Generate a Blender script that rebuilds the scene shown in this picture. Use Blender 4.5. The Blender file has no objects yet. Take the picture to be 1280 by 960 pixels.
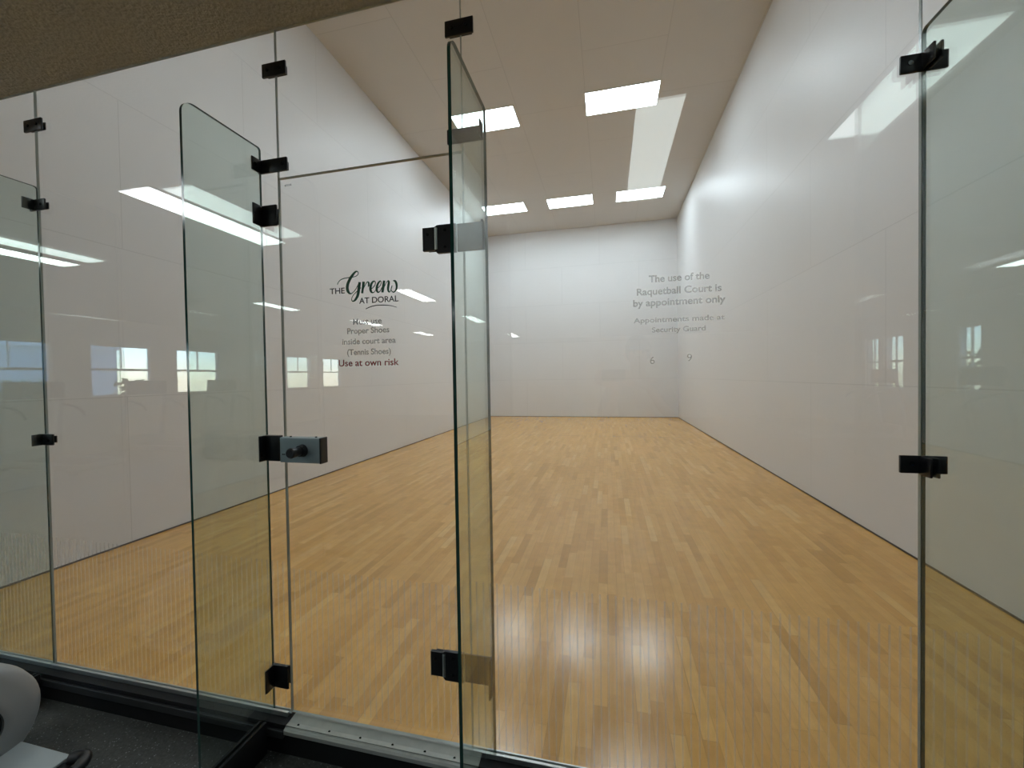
import bpy, bmesh, math, random
from mathutils import Vector, Matrix
random.seed(7)
S = bpy.context.scene
COL = S.collection

# ------------------------------------------------------------------ camera, world, exposure
FPX = 508.99
cam_d = bpy.data.cameras.new('camera'); cam = bpy.data.objects.new('camera', cam_d); COL.objects.link(cam)
cam_d.sensor_width = 36.0; cam_d.lens = 36.0*FPX/1280.0; cam_d.clip_start = 0.004; cam_d.clip_end = 300
_r = Vector((0.97344364, 0.22838058, -0.01580439)); _u = Vector((0.01134401, 0.02083011, 0.99971867)); _f = Vector((-0.22864554, 0.97334907, -0.01768619))
m = Matrix((_r, _u, -_f)).transposed().to_4x4(); m.translation = Vector((3.9488, -1.3822, 1.3568))
cam.matrix_world = m
S.camera = cam

W = bpy.data.worlds.new('world'); S.world = W; W.use_nodes = True
wn = W.node_tree; bg = wn.nodes['Background']
sky = wn.nodes.new('ShaderNodeTexSky'); sky.sky_type = 'NISHITA'; sky.sun_disc = False
sky.sun_elevation = math.radians(48); sky.sun_rotation = math.radians(200); sky.air_density = 1.2; sky.dust_density = .2; sky.ozone_density = 2.0
tint = wn.nodes.new('ShaderNodeMix'); tint.data_type = 'RGBA'; tint.blend_type = 'MULTIPLY'; tint.inputs[0].default_value = 1; tint.inputs[7].default_value = (.74, .88, 1.18, 1)
wn.links.new(sky.outputs[0], tint.inputs[6]); wn.links.new(tint.outputs[2], bg.inputs[0]); bg.inputs[1].default_value = 1.0

COURT_L = 20.5        # court troffer radiance
GYM_L = 15.0          # gym fluorescent strip radiance
GYM_DIM = 4.8         # weak gym strips, most of them added to give pale reflections
vs = S.view_settings; vs.view_transform = 'Standard'; vs.look = 'None'; vs.gamma = 1.0; vs.use_curve_mapping = False
vs.exposure = 0.0
cy = S.cycles
cy.max_bounces = 12; cy.diffuse_bounces = 6; cy.glossy_bounces = 6; cy.transmission_bounces = 8; cy.transparent_max_bounces = 32
cy.sample_clamp_indirect = 8.0; cy.use_denoising = True

# ------------------------------------------------------------------ materials
def mat(name):
    M = bpy.data.materials.new(name); M.use_nodes = True
    nt = M.node_tree; nt.nodes.clear()
    out = nt.nodes.new('ShaderNodeOutputMaterial')
    return M, nt, out
def N(nt, t, **k):
    n = nt.nodes.new(t)
    for a, v in k.items(): setattr(n, a, v)
    return n
def math_(nt, op, a, b=None, c=None):
    n = N(nt, 'ShaderNodeMath', operation=op)
    for i, v in enumerate((a, b, c)):
        if v is None: continue
        if isinstance(v, (int, float)): n.inputs[i].default_value = v
        else: nt.links.new(v, n.inputs[i])
    return n.outputs[0]
def pbsdf(nt, out, col, rough=.5, metal=0, spec=.5, coat=0):
    b = N(nt, 'ShaderNodeBsdfPrincipled')
    b.inputs['Base Color'].default_value = (*col, 1); b.inputs['Roughness'].default_value = rough
    b.inputs['Metallic'].default_value = metal; b.inputs['Specular IOR Level'].default_value = spec
    b.inputs['Coat Weight'].default_value = coat
    nt.links.new(b.outputs[0], out.inputs[0]); return b
def plain(name, col, rough=.5, metal=0, spec=.5, noise=0.0, nscale=20, bump=0.0):
    M, nt, out = mat(name); b = pbsdf(nt, out, col, rough, metal, spec)
    if noise or bump:
        tc = N(nt, 'ShaderNodeTexCoord'); no = N(nt, 'ShaderNodeTexNoise'); no.inputs['Scale'].default_value = nscale; no.inputs['Detail'].default_value = 5
        nt.links.new(tc.outputs['Object'], no.inputs['Vector'])
        if noise:
            mx = N(nt, 'ShaderNodeMix', data_type='RGBA')
            mx.inputs[6].default_value = (*[c*(1-noise) for c in col], 1); mx.inputs[7].default_value = (*[min(1, c*(1+noise)) for c in col], 1)
            nt.links.new(no.outputs[0], mx.inputs[0]); nt.links.new(mx.outputs[2], b.inputs['Base Color'])
        if bump:
            bp = N(nt, 'ShaderNodeBump'); bp.inputs['Strength'].default_value = bump; bp.inputs['Distance'].default_value = .01
            nt.links.new(no.outputs[0], bp.inputs['Height']); nt.links.new(bp.outputs[0], b.inputs['Normal'])
    return M
def sheet(name, col, axes, bw, rh, offx=0, offy=0, rough=.35, spec=.5, line=.82, bump=.05, mortar=.004, seamn=.5):
    """painted sheets with thin joints; axes pick which object axes run along / across the sheets"""
    M, nt, out = mat(name); b = pbsdf(nt, out, col, rough, 0, spec)
    tc = N(nt, 'ShaderNodeTexCoord'); sp = N(nt, 'ShaderNodeSeparateXYZ'); cb = N(nt, 'ShaderNodeCombineXYZ')
    nt.links.new(tc.outputs['Object'], sp.inputs[0])
    nt.links.new(math_(nt, 'ADD', sp.outputs[axes[0]], offx), cb.inputs[0]); nt.links.new(math_(nt, 'ADD', sp.outputs[axes[1]], offy), cb.inputs[1])
    br = N(nt, 'ShaderNodeTexBrick'); br.offset = .5; br.offset_frequency = 2
    nt.links.new(cb.outputs[0], br.inputs['Vector'])
    br.inputs['Color1'].default_value = (*col, 1); br.inputs['Color2'].default_value = (*[c*.985 for c in col], 1)
    br.inputs['Mortar'].default_value = (*[c*line for c in col], 1)
    br.inputs['Scale'].default_value = 1; br.inputs['Mortar Size'].default_value = mortar; br.inputs['Mortar Smooth'].default_value = .6
    br.inputs['Brick Width'].default_value = bw; br.inputs['Row Height'].default_value = rh
    no = N(nt, 'ShaderNodeTexNoise'); no.inputs['Scale'].default_value = 1.7; no.inputs['Detail'].default_value = 6; no.inputs['Roughness'].default_value = .6
    nt.links.new(tc.outputs['Object'], no.inputs['Vector'])
    hs = N(nt, 'ShaderNodeHueSaturation'); nt.links.new(br.outputs['Color'], hs.inputs['Color'])
    nt.links.new(math_(nt, 'ADD', math_(nt, 'MULTIPLY', no.outputs[0], .07), .965), hs.inputs['Value'])
    nt.links.new(hs.outputs[0], b.inputs['Base Color'])
    nt.links.new(math_(nt, 'ADD', math_(nt, 'MULTIPLY', no.outputs[0], .12), rough-.06), b.inputs['Roughness'])
    n2 = N(nt, 'ShaderNodeTexNoise'); n2.inputs['Scale'].default_value = 2.5; n2.inputs['Detail'].default_value = 2
    nt.links.new(tc.outputs['Object'], n2.inputs['Vector'])
    bp = N(nt, 'ShaderNodeBump'); bp.inputs['Strength'].default_value = bump; bp.inputs['Distance'].default_value = .05
    nt.links.new(n2.outputs[0], bp.inputs['Height']); nt.links.new(bp.outputs[0], b.inputs['Normal'])
    return M
def emit(name, col, s):
    M, nt, out = mat(name); e = N(nt, 'ShaderNodeEmission'); e.inputs[0].default_value = (*col, 1); e.inputs[1].default_value = s
    nt.links.new(e.outputs[0], out.inputs[0]); return M
def glass(name, tint, extra=0.0):
    """one face of a clear sheet: Fresnel reflection over tinted straight-through light"""
    M, nt, out = mat(name)
    g = N(nt, 'ShaderNodeNewGeometry')
    ior = math_(nt, 'SUBTRACT', 1.52, math_(nt, 'MULTIPLY', g.outputs['Backfacing'], 1.52-1/1.52))
    fr = N(nt, 'ShaderNodeFresnel'); nt.links.new(ior, fr.inputs[0])
    tr = N(nt, 'ShaderNodeBsdfTransparent'); tr.inputs[0].default_value = (*tint, 1)
    gl = N(nt, 'ShaderNodeBsdfGlossy'); gl.inputs['Roughness'].default_value = 0; gl.inputs[0].default_value = (.98, 1, .99, 1)
    mx = N(nt, 'ShaderNodeMixShader'); nt.links.new(math_(nt, 'ADD', fr.outputs[0], extra), mx.inputs[0])
    nt.links.new(tr.outputs[0], mx.inputs[1]); nt.links.new(gl.outputs[0], mx.inputs[2]); nt.links.new(mx.outputs[0], out.inputs[0])
    return M
def film(name, col, opac):
    M, nt, out = mat(name); tr = N(nt, 'ShaderNodeBsdfTransparent'); df = N(nt, 'ShaderNodeBsdfDiffuse'); df.inputs[0].default_value = (*col, 1)
    tl = N(nt, 'ShaderNodeBsdfTranslucent'); tl.inputs[0].default_value = (*col, 1); d = N(nt, 'ShaderNodeMixShader'); d.inputs[0].default_value = .75
    nt.links.new(df.outputs[0], d.inputs[1]); nt.links.new(tl.outputs[0], d.inputs[2])
    mx = N(nt, 'ShaderNodeMixShader'); mx.inputs[0].default_value = opac
    nt.links.new(tr.outputs[0], mx.inputs[1]); nt.links.new(d.outputs[0], mx.inputs[2]); nt.links.new(mx.outputs[0], out.inputs[0])
    return M
def maple():
    M, nt, out = mat('maple_strip_floor'); b = pbsdf(nt, out, (.5, .33, .17), .3, 0, .5)
    L = nt.links
    tc = N(nt, 'ShaderNodeTexCoord'); sp = N(nt, 'ShaderNodeSeparateXYZ'); L.new(tc.outputs['Object'], sp.inputs[0])
    X, Y = sp.outputs[0], sp.outputs[1]
    u = math_(nt, 'DIVIDE', X, .057); row = math_(nt, 'FLOOR', u); fu = math_(nt, 'FRACT', u)
    w1 = N(nt, 'ShaderNodeTexWhiteNoise', noise_dimensions='1D'); L.new(row, w1.inputs['W'])
    v = math_(nt, 'DIVIDE', math_(nt, 'ADD', Y, math_(nt, 'MULTIPLY', w1.outputs[0], 13.7)), math_(nt, 'ADD', math_(nt, 'MULTIPLY', w1.outputs[0], .30), .38))
    idx = math_(nt, 'FLOOR', v); fv = math_(nt, 'FRACT', v)
    cb = N(nt, 'ShaderNodeCombineXYZ'); L.new(row, cb.inputs[0]); L.new(idx, cb.inputs[1])
    w2 = N(nt, 'ShaderNodeTexWhiteNoise', noise_dimensions='2D'); L.new(cb.outputs[0], w2.inputs['Vector'])
    rp = N(nt, 'ShaderNodeValToRGB'); cr = rp.color_ramp
    cr.elements[0].position = 0; cr.elements[0].color = (.54, .285, .066, 1); cr.elements[1].position = 1; cr.elements[1].color = (.74, .44, .13, 1)
    for p, c in ((.12, (.61, .325, .078)), (.5, (.66, .362, .090)), (.9, (.70, .392, .104))):
        e = cr.elements.new(p); e.color = (*c, 1)
    L.new(w2.outputs[0], rp.inputs[0])
    # grain running along each strip
    gm = N(nt, 'ShaderNodeCombineXYZ')
    L.new(math_(nt, 'MULTIPLY', X, 55), gm.inputs[0]); L.new(math_(nt, 'MULTIPLY', Y, 2.6), gm.inputs[1]); L.new(math_(nt, 'MULTIPLY', w2.outputs[0], 40), gm.inputs[2])
    gn = N(nt, 'ShaderNodeTexNoise'); gn.inputs['Scale'].default_value = 1; gn.inputs['Detail'].default_value = 4; gn.inputs['Distortion'].default_value = .8; L.new(gm.outputs[0], gn.inputs['Vector'])
    big = N(nt, 'ShaderNodeTexNoise'); big.inputs['Scale'].default_value = .7; big.inputs['Detail'].default_value = 5; L.new(tc.outputs['Object'], big.inputs['Vector'])
    hs = N(nt, 'ShaderNodeHueSaturation'); L.new(rp.outputs[0], hs.inputs['Color'])
    mo = N(nt, 'ShaderNodeTexNoise'); mo.inputs['Scale'].default_value = 11; mo.inputs['Detail'].default_value = 3; mo.inputs['Roughness'].default_value = .6; L.new(tc.outputs['Object'], mo.inputs['Vector'])
    L.new(math_(nt, 'ADD', math_(nt, 'ADD', math_(nt, 'ADD', math_(nt, 'MULTIPLY', gn.outputs[0], .24), math_(nt, 'MULTIPLY', mo.outputs[0], .34)), math_(nt, 'MULTIPLY', big.outputs[0], .22)), .61), hs.inputs['Value'])
    # joints between strips, a few wide dark gaps, and the short line across the court
    e1 = math_(nt, 'LESS_THAN', fu, math_(nt, 'ADD', .022, math_(nt, 'MULTIPLY', math_(nt, 'GREATER_THAN', w2.outputs[0], .95), .035)))
    e2 = math_(nt, 'LESS_THAN', fv, .003)
    ed = math_(nt, 'MAXIMUM', e1, e2)
    ln = math_(nt, 'MULTIPLY', math_(nt, 'LESS_THAN', math_(nt, 'ABSOLUTE', math_(nt, 'SUBTRACT', Y, 7.9)), .022), .32)
    ed = math_(nt, 'MAXIMUM', math_(nt, 'MULTIPLY', ed, .43), ln)
    # dark knots and scuffs
    vo = N(nt, 'ShaderNodeTexVoronoi'); vo.inputs['Scale'].default_value = 1.6
    sc = N(nt, 'ShaderNodeMapping'); sc.inputs['Scale'].default_value = (1.6, .55, 1); L.new(tc.outputs['Object'], sc.inputs[0]); L.new(sc.outputs[0], vo.inputs['Vector'])
    kn = math_(nt, 'MULTIPLY', math_(nt, 'LESS_THAN', vo.outputs['Distance'], .012), .7)
    ed = math_(nt, 'MAXIMUM', ed, kn)
    mx = N(nt, 'ShaderNodeMix', data_type='RGBA'); L.new(ed, mx.inputs[0]); L.new(hs.outputs[0], mx.inputs[6]); mx.inputs[7].default_value = (.13, .06, .025, 1)
    L.new(mx.outputs[2], b.inputs['Base Color'])
    L.new(math_(nt, 'ADD', math_(nt, 'MULTIPLY', mo.outputs[0], .20), .09), b.inputs['Roughness'])
    bp = N(nt, 'ShaderNodeBump'); bp.inputs['Strength'].default_value = 0
    return M
def rubber():
    M, nt, out = mat('speckled_rubber'); b = pbsdf(nt, out, (.012, .013, .014), .62, 0, .35); L = nt.links
    tc = N(nt, 'ShaderNodeTexCoord'); vo = N(nt, 'ShaderNodeTexVoronoi'); vo.inputs['Scale'].default_value = 150; L.new(tc.outputs['Object'], vo.inputs['Vector'])
    sp = N(nt, 'ShaderNodeSeparateColor'); L.new(vo.outputs['Color'], sp.inputs[0])
    k = math_(nt, 'MULTIPLY', math_(nt, 'GREATER_THAN', sp.outputs[0], .83), math_(nt, 'LESS_THAN', vo.outputs['Distance'], .33))
    no = N(nt, 'ShaderNodeTexNoise'); no.inputs['Scale'].default_value = 90; no.inputs['Detail'].default_value = 6; L.new(tc.outputs['Object'], no.inputs['Vector'])
    r = N(nt, 'ShaderNodeMix', data_type='RGBA'); L.new(no.outputs[0], r.inputs[0]); r.inputs[6].default_value = (.024, .025, .023, 1); r.inputs[7].default_value = (.11, .112, .105, 1)
    mx = N(nt, 'ShaderNodeMix', data_type='RGBA'); L.new(math_(nt, 'MULTIPLY', k, sp.outputs[1]), mx.inputs[0]); L.new(r.outputs[2], mx.inputs[6]); mx.inputs[7].default_value = (.34, .36, .38, 1)
    L.new(mx.outputs[2], b.inputs['Base Color'])
    bp = N(nt, 'ShaderNodeBump'); bp.inputs['Strength'].default_value = .5; bp.inputs['Distance'].default_value = .003; L.new(no.outputs[0], bp.inputs['Height']); L.new(bp.outputs[0], b.inputs['Normal'])
    return M

WALLC = (.73, .73, .73)
M_left = sheet('painted_panel_side', WALLC, (1, 2), 2.44, 1.24, rough=.45, bump=.09, line=.82)
M_back = sheet('painted_panel_end', WALLC, (0, 2), 2.44, 1.24, offx=-.07, rough=.42, line=.82, mortar=.005)
M_ceil = sheet('painted_ceiling_sheet', (.59, .565, .53), (1, 0), 2.44, 1.22, offx=0, offy=.03, rough=.6, spec=.3, line=.72)
M_front = plain('painted_front_wall', (.72, .71, .70), .45)
M_floor = maple()
M_rub = rubber()
M_gceil = plain('textured_ceiling_paint', (.52, .505, .43), .9, spec=.2, noise=.25, nscale=70, bump=.9)
M_gwall = plain('beige_gym_wall', (.60, .58, .54), .8, spec=.2, noise=.04, nscale=3)
M_court_light = emit('court_light_diffuser', (.82, .94, 1.02), COURT_L)
M_gym_light = emit('gym_light_diffuser', (.94, .99, 1.0), GYM_L)
M_gym_dim = emit('gym_weak_light_diffuser', (.90, 1.0, 1.0), GYM_DIM)
M_lframe = plain('white_light_frame', (.75, .75, .74), .4)
M_pane = glass('clear_glass', (.982, .988, .984))
M_fin = glass('green_tinted_glass', (.855, .905, .885))
M_fedge = plain('dark_green_glass_edge', (.012, .055, .042), .12, spec=.8)
M_pedge = plain('grey_glass_edge', (.30, .34, .315), .2, spec=.7)
M_black = plain('satin_black_metal', (.006, .006, .007), .32, spec=.5)
M_screw = plain('black_screw_head', (.02, .02, .02), .25, metal=.6)
M_thr = plain('worn_threshold_metal', (.40, .41, .37), .45, metal=.25, noise=.15, nscale=30)
M_alu = plain('brushed_aluminium', (.52, .54, .52), .38, metal=.85, noise=.08, nscale=40)
M_lock = plain('grey_lock_case', (.34, .40, .42), .42, metal=.3)
M_knob = plain('dark_knob', (.015, .015, .017), .35)
M_blackrub = plain('black_rubber_curb', (.010, .010, .011), .6, spec=.3)
M_stripe = film('frosted_stripe_film', (.62, .60, .60), .15)
M_etch = film('frosted_lettering', (.38, .39, .39), .50)
M_etch2 = film('pale_frosted_lettering', (.44, .48, .48), .27)
M_gtext = plain('green_vinyl', (.006, .10, .045), .5)
M_ktext = plain('charcoal_vinyl', (.03, .03, .035), .5)
M_rtext = plain('maroon_vinyl', (.26, .012, .02), .5)
M_gap = plain('dark_joint', (.09, .07, .055), .8)
M_mgrey = plain('silver_grey_plastic', (.30, .31, .31), .38, spec=.5)
M_mplate = plain('pale_grey_plate', (.42, .47, .48), .45)
M_mblack = plain('black_plastic', (.012, .012, .013), .4)
M_wframe = plain('white_window_frame', (.8, .8, .78), .4)

# ------------------------------------------------------------------ mesh helpers
def obj(name, bm, mats, parent=None, smooth=False, loc=None):
    me = bpy.data.meshes.new(name); bm.normal_update(); bm.to_mesh(me); bm.free()
    for k in (mats if isinstance(mats, (list, tuple)) else [mats]): me.materials.append(k)
    if smooth:
        for p in me.polygons: p.use_smooth = True
        me.set_sharp_from_angle(angle=math.radians(35))
    o = bpy.data.objects.new(name, me); COL.objects.link(o)
    if parent is not None: o.parent = parent
    if loc is not None: o.location = loc
    return o
def tag(o, label, cat, group=None):
    o['label'] = label; o['category'] = cat
    if group: o['group'] = group
    return o
def thing(name, label, cat, loc=(0, 0, 0), rz=0, group=None):
    o = bpy.data.objects.new(name, None); COL.objects.link(o); o.location = loc; o.rotation_euler = (0, 0, rz); o.empty_display_size = .1
    return tag(o, label, cat, group)
def struct(name, bm, m_, label=None, parent=None, smooth=False):
    o = obj(name, bm, m_, parent, smooth)
    if parent is None: o['kind'] = 'structure'
    if label: o['label'] = label
    return o
def box(bm, x0, x1, y0, y1, z0, z1, bev=0, mi=0, seg=2):
    r = bmesh.ops.create_cube(bm, size=1)
    vs_ = r['verts']
    for v in vs_: v.co = Vector(((x0+x1)/2+v.co.x*(x1-x0), (y0+y1)/2+v.co.y*(y1-y0), (z0+z1)/2+v.co.z*(z1-z0)))
    fs = {f for v in vs_ for f in v.link_faces}
    for f in fs: f.material_index = mi
    if bev:
        es = {e for v in vs_ for e in v.link_edges}
        r2 = bmesh.ops.bevel(bm, geom=list(es), offset=bev, segments=seg, affect='EDGES', profile=.5)
        for f in r2['faces']: f.material_index = mi
    return bm
def B(*a, **k): return box(bmesh.new(), *a, **k)
def cyl(bm, p0, p1, r0, r1=None, n=20, caps=True, mi=0):
    p0 = Vector(p0); p1 = Vector(p1); r1 = r0 if r1 is None else r1
    d = (p1-p0).normalized(); a = d.orthogonal().normalized(); b = d.cross(a)
    A = [bm.verts.new(p0+r0*(math.cos(2*math.pi*i/n)*a+math.sin(2*math.pi*i/n)*b)) for i in range(n)]
    C = [bm.verts.new(p1+r1*(math.cos(2*math.pi*i/n)*a+math.sin(2*math.pi*i/n)*b)) for i in range(n)]
    for i in range(n):
        f = bm.faces.new((A[i], A[(i+1) % n], C[(i+1) % n], C[i])); f.material_index = mi
    if caps:
        bm.faces.new(A[::-1]).material_index = mi; bm.faces.new(C).material_index = mi
    return bm
def tube(bm, pts, r, n=12):
    pts = [Vector(p) for p in pts]; rings = []; a = None
    for i, p in enumerate(pts):
        t = (pts[min(i+1, len(pts)-1)]-pts[max(i-1, 0)]).normalized()
        a = t.orthogonal().normalized() if a is None else (a-a.dot(t)*t).normalized()
        b = t.cross(a); rr = r[i] if isinstance(r, (list, tuple)) else r
        rings.append([bm.verts.new(p+rr*(math.cos(2*math.pi*k/n)*a+math.sin(2*math.pi*k/n)*b)) for k in range(n)])
    for R1, R2 in zip(rings, rings[1:]):
        for k in range(n): bm.faces.new((R1[k], R1[(k+1) % n], R2[(k+1) % n], R2[k]))
    bm.faces.new(rings[0][::-1]); bm.faces.new(rings[-1]); return bm
def smooth_path(P, n=6):
    """Catmull-Rom through points of any dimension"""
    out = []
    for i in range(len(P)-1):
        p0 = P[max(i-1, 0)]; p1 = P[i]; p2 = P[i+1]; p3 = P[min(i+2, len(P)-1)]
        for k in range(n):
            t = k/n
            out.append(tuple(.5*(2*b+(c-a)*t+(2*a-5*b+4*c-d)*t*t+(3*b-a-3*c+d)*t**3) for a, b, c, d in zip(p0, p1, p2, p3)))
    out.append(tuple(P[-1])); return out
def prism(bm, pts, axis, a, b, mi=0):
    """extrude a closed outline; axis = the extrusion axis; outline gives the other two coordinates in order"""
    def P(q, w):
        c = list(q); c.insert(axis, w); return Vector(c)
    A = [bm.verts.new(P(q, a)) for q in pts]; C = [bm.verts.new(P(q, b)) for q in pts]; n = len(pts)
    for i in range(n): bm.faces.new((A[i], A[(i+1) % n], C[(i+1) % n], C[i])).material_index = mi
    f1 = bm.faces.new(A[::-1]); f2 = bm.faces.new(C); f1.material_index = f2.material_index = mi
    bmesh.ops.recalc_face_normals(bm, faces=bm.faces[:])
    return f1, f2
def copy_tree(o, parent=None):
    c = o.copy(); COL.objects.link(c); c.parent = parent
    for ch in [k for k in COL.objects if k.parent == o]: copy_tree(ch, c)
    return c
GREENS=[
   [(2.9437, 1.7204, 0.0011), (2.9466, 1.7282, 0.0011), (2.956, 1.7371, 0.0011), (2.9688, 1.7418, 0.0012), (2.9834, 1.7439, 0.0012), (2.9978, 1.7449, 0.0012), (3.0139, 1.7454, 0.0011), (3.0265, 1.7487, 0.0011), (3.0342, 1.7552, 0.0011), (3.034, 1.7615, 0.0012), (3.0278, 1.7654, 0.0019), (3.0215, 1.7632, 0.0029), (3.0124, 1.7552, 0.004), (3.0032, 1.7449, 0.0046), (2.9948, 1.7328, 0.0048), (2.9881, 1.719, 0.0051), (2.9859, 1.7049, 0.0051), (2.9884, 1.6937, 0.0048), (2.9944, 1.6854, 0.0032), (3.0016, 1.6831, 0.0019), (3.0107, 1.6876, 0.0011), (3.0217, 1.6979, 0.0011), (3.0328, 1.7145, 0.0013), (3.0374, 1.7228, 0.0016)],
   [(3.0398, 1.7242, 0.004), (3.0377, 1.7126, 0.0048), (3.0352, 1.6986, 0.0051), (3.0329, 1.6846, 0.0048), (3.029, 1.6722, 0.0045), (3.0207, 1.6601, 0.0037), (3.0125, 1.6543, 0.0024), (3.0062, 1.6547, 0.0016), (3.0037, 1.6611, 0.0009), (3.0066, 1.6704, 0.0009), (3.014, 1.6795, 0.0009), (3.025, 1.6882, 0.0011), (3.0359, 1.6962, 0.0011), (3.0449, 1.7027, 0.0011)],
   [(3.0563, 1.7246, 0.0043), (3.0542, 1.7093, 0.0043), (3.0515, 1.6954, 0.0037), (3.0491, 1.6814, 0.0035)],
   [(3.0548, 1.6983, 0.0011), (3.0622, 1.7104, 0.0011), (3.0695, 1.7208, 0.0013), (3.0748, 1.722, 0.0021), (3.0782, 1.7171, 0.0029), (3.0771, 1.7078, 0.0024), (3.0743, 1.7046, 0.0008)],
   [(3.0837, 1.6941, 0.0008), (3.0917, 1.6975, 0.0011), (3.1006, 1.7047, 0.0011), (3.1061, 1.7152, 0.0012), (3.1036, 1.7224, 0.0016), (3.0976, 1.7228, 0.0024), (3.0904, 1.7163, 0.0034), (3.0858, 1.7057, 0.004), (3.0846, 1.6948, 0.0042), (3.087, 1.6861, 0.0034), (3.093, 1.6811, 0.0021), (3.1001, 1.683, 0.0011), (3.1064, 1.6903, 0.0009)],
   [(3.1108, 1.6924, 0.0008), (3.1161, 1.6975, 0.0011), (3.1249, 1.7047, 0.0011), (3.1295, 1.7137, 0.0012), (3.1288, 1.7215, 0.0013), (3.1236, 1.721, 0.0024), (3.1165, 1.713, 0.0032), (3.1119, 1.7024, 0.0037), (3.1107, 1.6916, 0.0037), (3.1131, 1.6837, 0.0029), (3.1183, 1.681, 0.0018), (3.1253, 1.686, 0.0011), (3.1325, 1.698, 0.0011)],
   [(3.1423, 1.7228, 0.0039), (3.1397, 1.7083, 0.0042), (3.1367, 1.693, 0.0042), (3.1343, 1.6793, 0.0037)],
   [(3.1385, 1.6929, 0.0011), (3.1456, 1.7048, 0.001), (3.1528, 1.7167, 0.0012), (3.1597, 1.7206, 0.0021), (3.1613, 1.7146, 0.0037), (3.1593, 1.7024, 0.0037), (3.1577, 1.6901, 0.0034), (3.1605, 1.6807, 0.0026), (3.1657, 1.6804, 0.0013), (3.171, 1.6908, 0.001), (3.1747, 1.7014, 0.001)],
   [(3.1794, 1.7198, 0.0013), (3.187, 1.7178, 0.0031), (3.1919, 1.7094, 0.0036), (3.1933, 1.6986, 0.0034), (3.1914, 1.688, 0.0026), (3.1844, 1.6792, 0.0018), (3.1776, 1.6781, 0.0018), (3.1717, 1.6831, 0.0012), (3.1702, 1.6909, 0.0009), (3.1744, 1.7029, 0.0008)],
]
SWOOSH= [(3.0635, 1.6218, 0.0013), (3.083, 1.6286, 0.0016), (3.1093, 1.6326, 0.0016), (3.137, 1.6318, 0.0016), (3.1644, 1.6288, 0.0013), (3.1915, 1.6211, 0.0008)]
# ------------------------------------------------------------------ the court shell
CW, CL, CH, GC, GF = 6.096, 12.19, 6.2, 2.741, -.12     # court width, length, height; gym ceiling and gym floor heights
T = .18
struct('floor', B(-.0, CW, .012, CL, -.10, 0), M_floor, 'varnished maple strip court floor')
struct('wall_left', B(-T, 0, 0, CL+T, -.1, CH+.1), M_left, 'white painted panel side wall of the court')
struct('wall_right', B(CW, CW+T, 0, CL+T, -.1, CH+.1), M_left, 'white painted panel wall with soft light streaks')
struct('wall_back', B(0, CW, CL, CL+T, -.1, CH+.1), M_back, 'white painted panel end wall of the court')
struct('wall_front', B(-T, CW+T, -T, 0, GC+.06, CH+.1), M_front)
struct('ceiling', B(0, CW, 0, CL, CH, CH+.1), M_ceil, 'high beige sheet ceiling over the court')
struct('trim_1', B(0, .006, .012, CL, 0, .012), M_gap, 'dark gap along the foot of the left wall')
struct('trim_2', B(CW-.006, CW, .012, CL, 0, .012), M_gap, 'dark gap along the foot of the right wall')
struct('trim_3', B(.006, CW-.006, CL-.006, CL, 0, .010), M_gap, 'dark gap along the foot of the end wall')

# ------------------------------------------------------------------ the gym shell
GX0, GX1, GY = -6.6, 10.5, -13.6
struct('floor_gym', B(GX0, GX1, GY, -.05, GF-.08, GF), M_rub, 'black rubber gym floor with pale flecks')
struct('ceiling_gym', B(GX0-T, GX1+T, GY-T, 0, GC, GC+.06), M_gceil, 'dark textured gym ceiling')
struct('wall_gym_back', B(GX0-T, GX1+T, GY-T, GY, GF-.08, GC), M_gwall)
struct('wall_gym_front_left', B(GX0-T, -.0, -.05, .1, GF-.08, GC), M_gwall)
struct('wall_gym_front_right', B(CW, GX1+T, -.05, .1, GF-.08, GC), M_gwall)
WZ0, WZ1 = 1.06, 2.2
LW = [(-4.35, -3.15), (-6.12, -4.92), (-7.86, -6.68), (-11.45, -10.3), (-13.2, -12.1)]
RW = [(-8.25, -7.7), (-10.36, -9.68), (-11.1, -10.55)]
def side_wall(x0, x1, wins, z0, z1):
    bm = bmesh.new(); y = GY
    for a, b in sorted(wins):
        box(bm, x0, x1, y, a, GF-.08, GC); box(bm, x0, x1, a, b, GF-.08, z0); box(bm, x0, x1, a, b, z1, GC); y = b
    box(bm, x0, x1, y, -.05, GF-.08, GC); return bm
struct('wall_gym_left', side_wall(GX0-T, GX0, LW, WZ0, WZ1), M_gwall)
struct('wall_gym_right', side_wall(GX1, GX1+T, RW, .93, 2.2), M_gwall)
M_wglass = glass('window_glass', (.93, .95, .95))
nwin = 0
for side, wins, z0, z1 in ((0, LW, WZ0, WZ1), (1, RW, .93, 2.2)):
    for a, b in wins:
        nwin += 1
        xa = (GX0-.10, GX0-.05) if side == 0 else (GX1+.05, GX1+.10)
        bm = bmesh.new(); w = .045
        box(bm, *xa, a, a+w, z0, z1); box(bm, *xa, b-w, b, z0, z1); box(bm, *xa, a+w, b-w, z1-w, z1); box(bm, *xa, a+w, b-w, z0, z0+w)
        zm = (z0+z1)/2+.02; box(bm, *xa, a+w, b-w, zm-.025, zm+.025); ym = (a+b)/2
        if side == 0: box(bm, xa[0]+.01, xa[1]-.01, ym-.012, ym+.012, zm+.025, z1-w)
        else:
            for q in (.5,): box(bm, xa[0]+.01, xa[1]-.01, a+(b-a)*q-.012, a+(b-a)*q+.012, z0+w, z1-w)
            box(bm, xa[0]+.01, xa[1]-.01, a+w, b-w, z0+.33, z0+.35)
        wo = struct('window_%d' % nwin, bm, M_wframe)
        xm = sum(xa)/2
        obj('pane', B(xm-.003, xm+.003, a+w, b-w, z0+w, z1-w), M_wglass, wo)

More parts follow.
